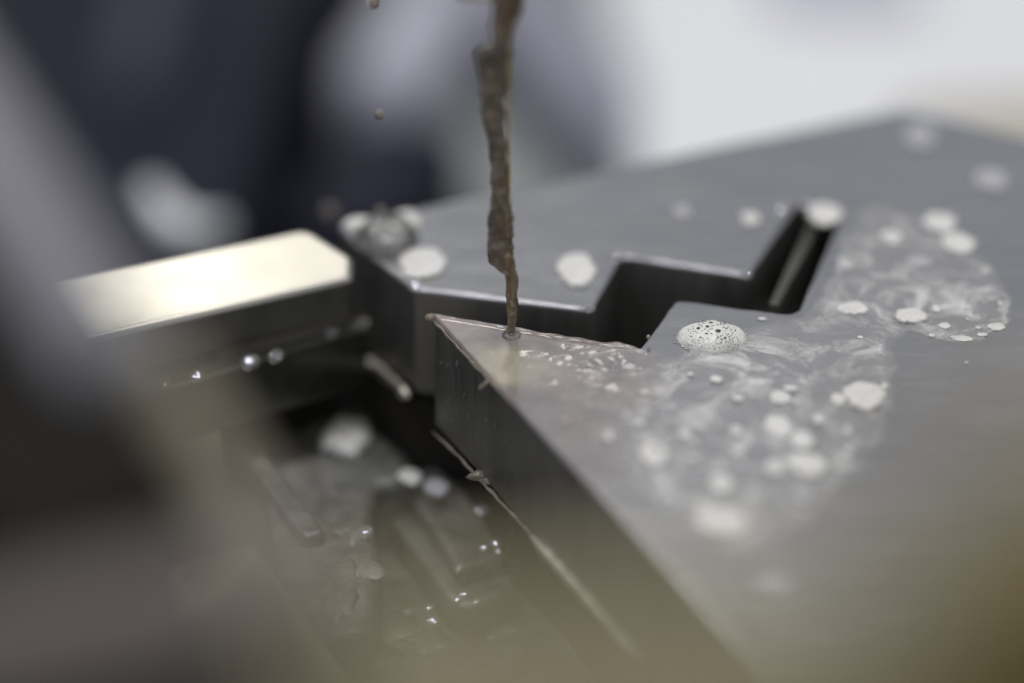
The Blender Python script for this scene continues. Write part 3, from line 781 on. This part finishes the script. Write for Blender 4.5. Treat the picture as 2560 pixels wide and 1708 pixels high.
# thin soap scum drawn out in swirls over the wet part of the plate
def scum():
    px = [(1330, 900), (1500, 930), (1640, 905), (1720, 890), (1900, 812), (2015, 800), (2080, 690), (2128, 580), (2160, 510), (2250, 520), (2400, 600), (2500, 690), (2535, 770), (2500, 830), (2400, 862), (2320, 840), (2245, 815), (2238, 1000), (2160, 1180), (2000, 1330), (1850, 1400), (1700, 1330), (1500, 1120), (1370, 1000)]
    pts = [Vector(p[:2]) for p in (P(x, y) for x, y in px)]
    for _ in range(3):           # round the outline
        pts = [q for i in range(len(pts)) for q in (pts[i-1].lerp(pts[i], 0.25), pts[i-1].lerp(pts[i], 0.75))]
    me = bpy.data.meshes.new('scum'); bm = bmesh.new()
    # dense sheet clipped to the outline
    x0 = min(p.x for p in pts); x1 = max(p.x for p in pts); y0 = min(p.y for p in pts); y1 = max(p.y for p in pts)
    st = 0.35; nx = int((x1-x0)/st)+2; ny = int((y1-y0)/st)+2
    def sd(q):
        ins = False; d = 1e9
        for i in range(len(pts)):
            a, b = pts[i-1], pts[i]
            if (a.y > q.y) != (b.y > q.y) and q.x < (b.x-a.x)*(q.y-a.y)/(b.y-a.y)+a.x: ins = not ins
            e = b-a; t = max(0, min(1, (q-a).dot(e)/e.dot(e))); d = min(d, (q-a-e*t).length)
        return d if ins else -d
    grid = {}; val = []; verts = []
    for i in range(nx):
        for j in range(ny):
            q = Vector((x0+i*st, y0+j*st)); s = sd(q)+0.9*noise.noise(Vector((q.x, q.y, 8))*0.35)+0.4*noise.noise(Vector((q.x, q.y, 2))*1.1)
            if s > -0.4:
                grid[(i, j)] = len(verts); verts.append((q.x, q.y, 0.03)); val.append((smoothstep(-0.3, 1.6, s), math.exp(-((s-0.3)/0.35)**2)*max(0.0, noise.noise(Vector((q.x, q.y, 4))*0.12)+0.35)*1.6))
    faces = [(grid[(i, j)], grid[(i+1, j)], grid[(i+1, j+1)], grid[(i, j+1)]) for (i, j) in grid if (i+1, j) in grid and (i+1, j+1) in grid and (i, j+1) in grid]
    m, nt, b = mat('soap_scum'); nt.nodes.remove(b); out = nt.nodes['Material Output']
    v = coords(nt)
    sw = N(nt, 'ShaderNodeTexNoise', Scale=0.085, Detail=2.0); nt.links.new(v, sw.inputs['Vector'])
    mv = N(nt, 'ShaderNodeMix'); mv.data_type = 'VECTOR'
    va = N(nt, 'ShaderNodeVectorMath'); va.operation = 'MULTIPLY_ADD'
    nt.links.new(sw.outputs['Color'], va.inputs[0]); va.inputs[1].default_value = (12, 12, 0); nt.links.new(v, va.inputs[2])
    f1 = noise_n(nt, va.outputs[0], 0.30, 8, 0.72, 0.5)
    f2 = noise_n(nt, va.outputs[0], 0.06, 3, 0.5)
    k1 = ramp(nt, f1, [(0.45, (0, 0, 0)), (0.66, (1, 1, 1))]); k2 = ramp(nt, f2, [(0.32, (0.1,)*3), (0.58, (1, 1, 1))])
    a1 = N(nt, 'ShaderNodeAttribute'); a1.attribute_name = 'inside'; a2 = N(nt, 'ShaderNodeAttribute'); a2.attribute_name = 'rim'
    def mth(op, a, c):
        n = N(nt, 'ShaderNodeMath'); n.operation = op
        for s, q in ((0, a), (1, c)):
            if hasattr(q, 'node'): nt.links.new(q, n.inputs[s])
            else: n.inputs[s].default_value = q
        return n.outputs[0]
    s1 = mth('MULTIPLY', mth('MULTIPLY', k1, k2), a1.outputs['Fac'])
    s2 = mth('MULTIPLY', mth('MULTIPLY', a2.outputs['Fac'], 0.45), k2)
    s3 = mth('ADD', mth('ADD', mth('MULTIPLY', s1, 0.95), s2), mth('MULTIPLY', a1.outputs['Fac'], 0.16))
    tr = N(nt, 'ShaderNodeBsdfTransparent'); df = N(nt, 'ShaderNodeBsdfDiffuse'); df.inputs[0].default_value = (0.72, 0.715, 0.70, 1)
    mx = N(nt, 'ShaderNodeMixShader'); nt.links.new(mth('MINIMUM', s3, 0.9), mx.inputs[0])
    nt.links.new(tr.outputs[0], mx.inputs[1]); nt.links.new(df.outputs[0], mx.inputs[2]); nt.links.new(mx.outputs[0], out.inputs['Surface'])
    o = mesh_obj('soap_scum', verts, faces, m)
    for nm, k in (('inside', 0), ('rim', 1)):
        at = o.data.attributes.new(nm, 'FLOAT', 'POINT'); at.data.foreach_set('value', [q[k] for q in val])
    tag(o, 'thin whitish soap scum drawn out in swirls over the wet plate', 'scum', kind='stuff')
scum()

# ------------------------------------------------------------------ clear puddle drop and glinting beads
for i, (x, y, rx, ry, h, at_) in enumerate(sludge):
    o, _, _ = dome('sludge_lump', x, y, rx*1.5, ry*1.4, h*0.3, M['grey_steel'], i+200, 40, 7, z=(-20.5 if x < 940 and y < 1520 else -29.0), rough=0.65, profile=0.8)
    tag(o, 'wet dark sludge lump ' + at_, 'sludge', 'sludge lumps around the stepped block')
pd = empty('clear_puddle', P(960, 600)); tag(pd, 'large clear water blob with white highlights on the plate corner', 'water')
o, _, _ = dome('puddle_body', 965, 600, 80, 46, 2.2, M['bead'], 41, 40, 10, rough=0.12, profile=0.6); o.parent = pd; o.location = o.location-pd.location
for x, y, rx, ry in ((1014, 556, 40, 24), (905, 566, 50, 14)):
    o, _, _ = dome('white_glint', x, y, rx, ry, 0.9, M['foam_solid'], x, 24, 6, profile=0.7); o.parent = pd; o.location = o.location-pd.location  # solid white domes stand in for the highlights on the clear water
BEADS = [(1548, 642, 0, .42), (1869, 686, 0, .40), (1956, 524, 0, .5), (1477, 773, 0, .34), (1460, 772, 0, .28), (1042, 713, 0, .36), (1036, 722, 0, .3), (1513, 922, .6, .26), (1316, 1022, 0.1, .22), (1500, 872, 0.5, .2),
         (905, 812, -6.4, .8), (830, 835, -6.4, .6), (490, 945, -6.4, .7), (410, 967, -6.4, .7), (625, 908, -6.4, .9), (690, 893, -6.4, .7),
         (1018, 1265, -25, .8), (1203, 1282, -24, .7), (1208, 1374, -22.5, .5), (1246, 1382, -22.5, .5), (1238, 1362, -22.5, .55), (1148, 1424, -22.5, .5), (1160, 1490, -25, .5), (1145, 1502, -25, .5), (1190, 1510, -25, .45),
         (915, 1334, -20, .7), (1020, 1540, -29, .6), (1085, 1562, -29, .7), (1075, 1525, -29, .55), (1045, 1585, -29, .5), (640, 1128, -19, .9)]
BEAD_AT = ['at the far inner corner of the stepped slot', 'on the outer step corner of the slot', 'at the far end of the narrow slit', 'on the plate corner right of the jet', 'just left of the plate corner right of the jet',
           'on top of the notch corner left of the jet', 'just below the notch corner left of the jet', 'among the ripples right of the jet', 'on the near blade edge below the water film', 'near the slot edge of the water film',
           'at the right end of the dark ledge bar', 'second from the right on the dark ledge bar', 'second from the left on the dark ledge bar', 'leftmost on the dark ledge bar', 'in the middle of the dark ledge bar', 'right of the middle of the dark ledge bar',
           'at the far corner of the stepped block', 'in the shadow right of the stepped block', 'upper left of three on the stepped block end', 'lower right of three on the stepped block end', 'topmost of three on the stepped block end',
           'at the near groove of the stepped block', 'on the rounded near corner of the stepped block', 'left on the rounded near flange of the block', 'right on the rounded near flange of the block',
           'left of the stepped block on the wet fixture', 'leftmost below the stepped block', 'rightmost below the stepped block', 'topmost below the stepped block', 'lowest below the stepped block', 'at the top end of the guide rail']
for i, (x, y, z, r) in enumerate(BEADS):
    c = P(x, y, z); r *= 1.5 if i < 7 else 1.0
    o = ball('water_bead', c+Vector((-0.06, -0.12, 0.20)), r, M['bead'], sc=(1.1, 1.0, 0.16), lump=0.12, sub=4)
    hv = ((Vector(LED)-c).normalized()+(CP-c).normalized()).normalized()      # bead is tilted to mirror the LED lamp into the camera
    o.rotation_mode = 'QUATERNION'; o.rotation_quaternion = (hv+Vector((random.uniform(-.04, .04), random.uniform(-.04, .04), 0))).to_track_quat('Z', 'Y')
    where = 'edge of the stepped slot' if i < 10 else ('dark ledge bar' if i < 16 else 'lower fixture')
    tag(o, 'glinting water bead ' + BEAD_AT[i], 'water drop', 'glinting beads on the ' + where)
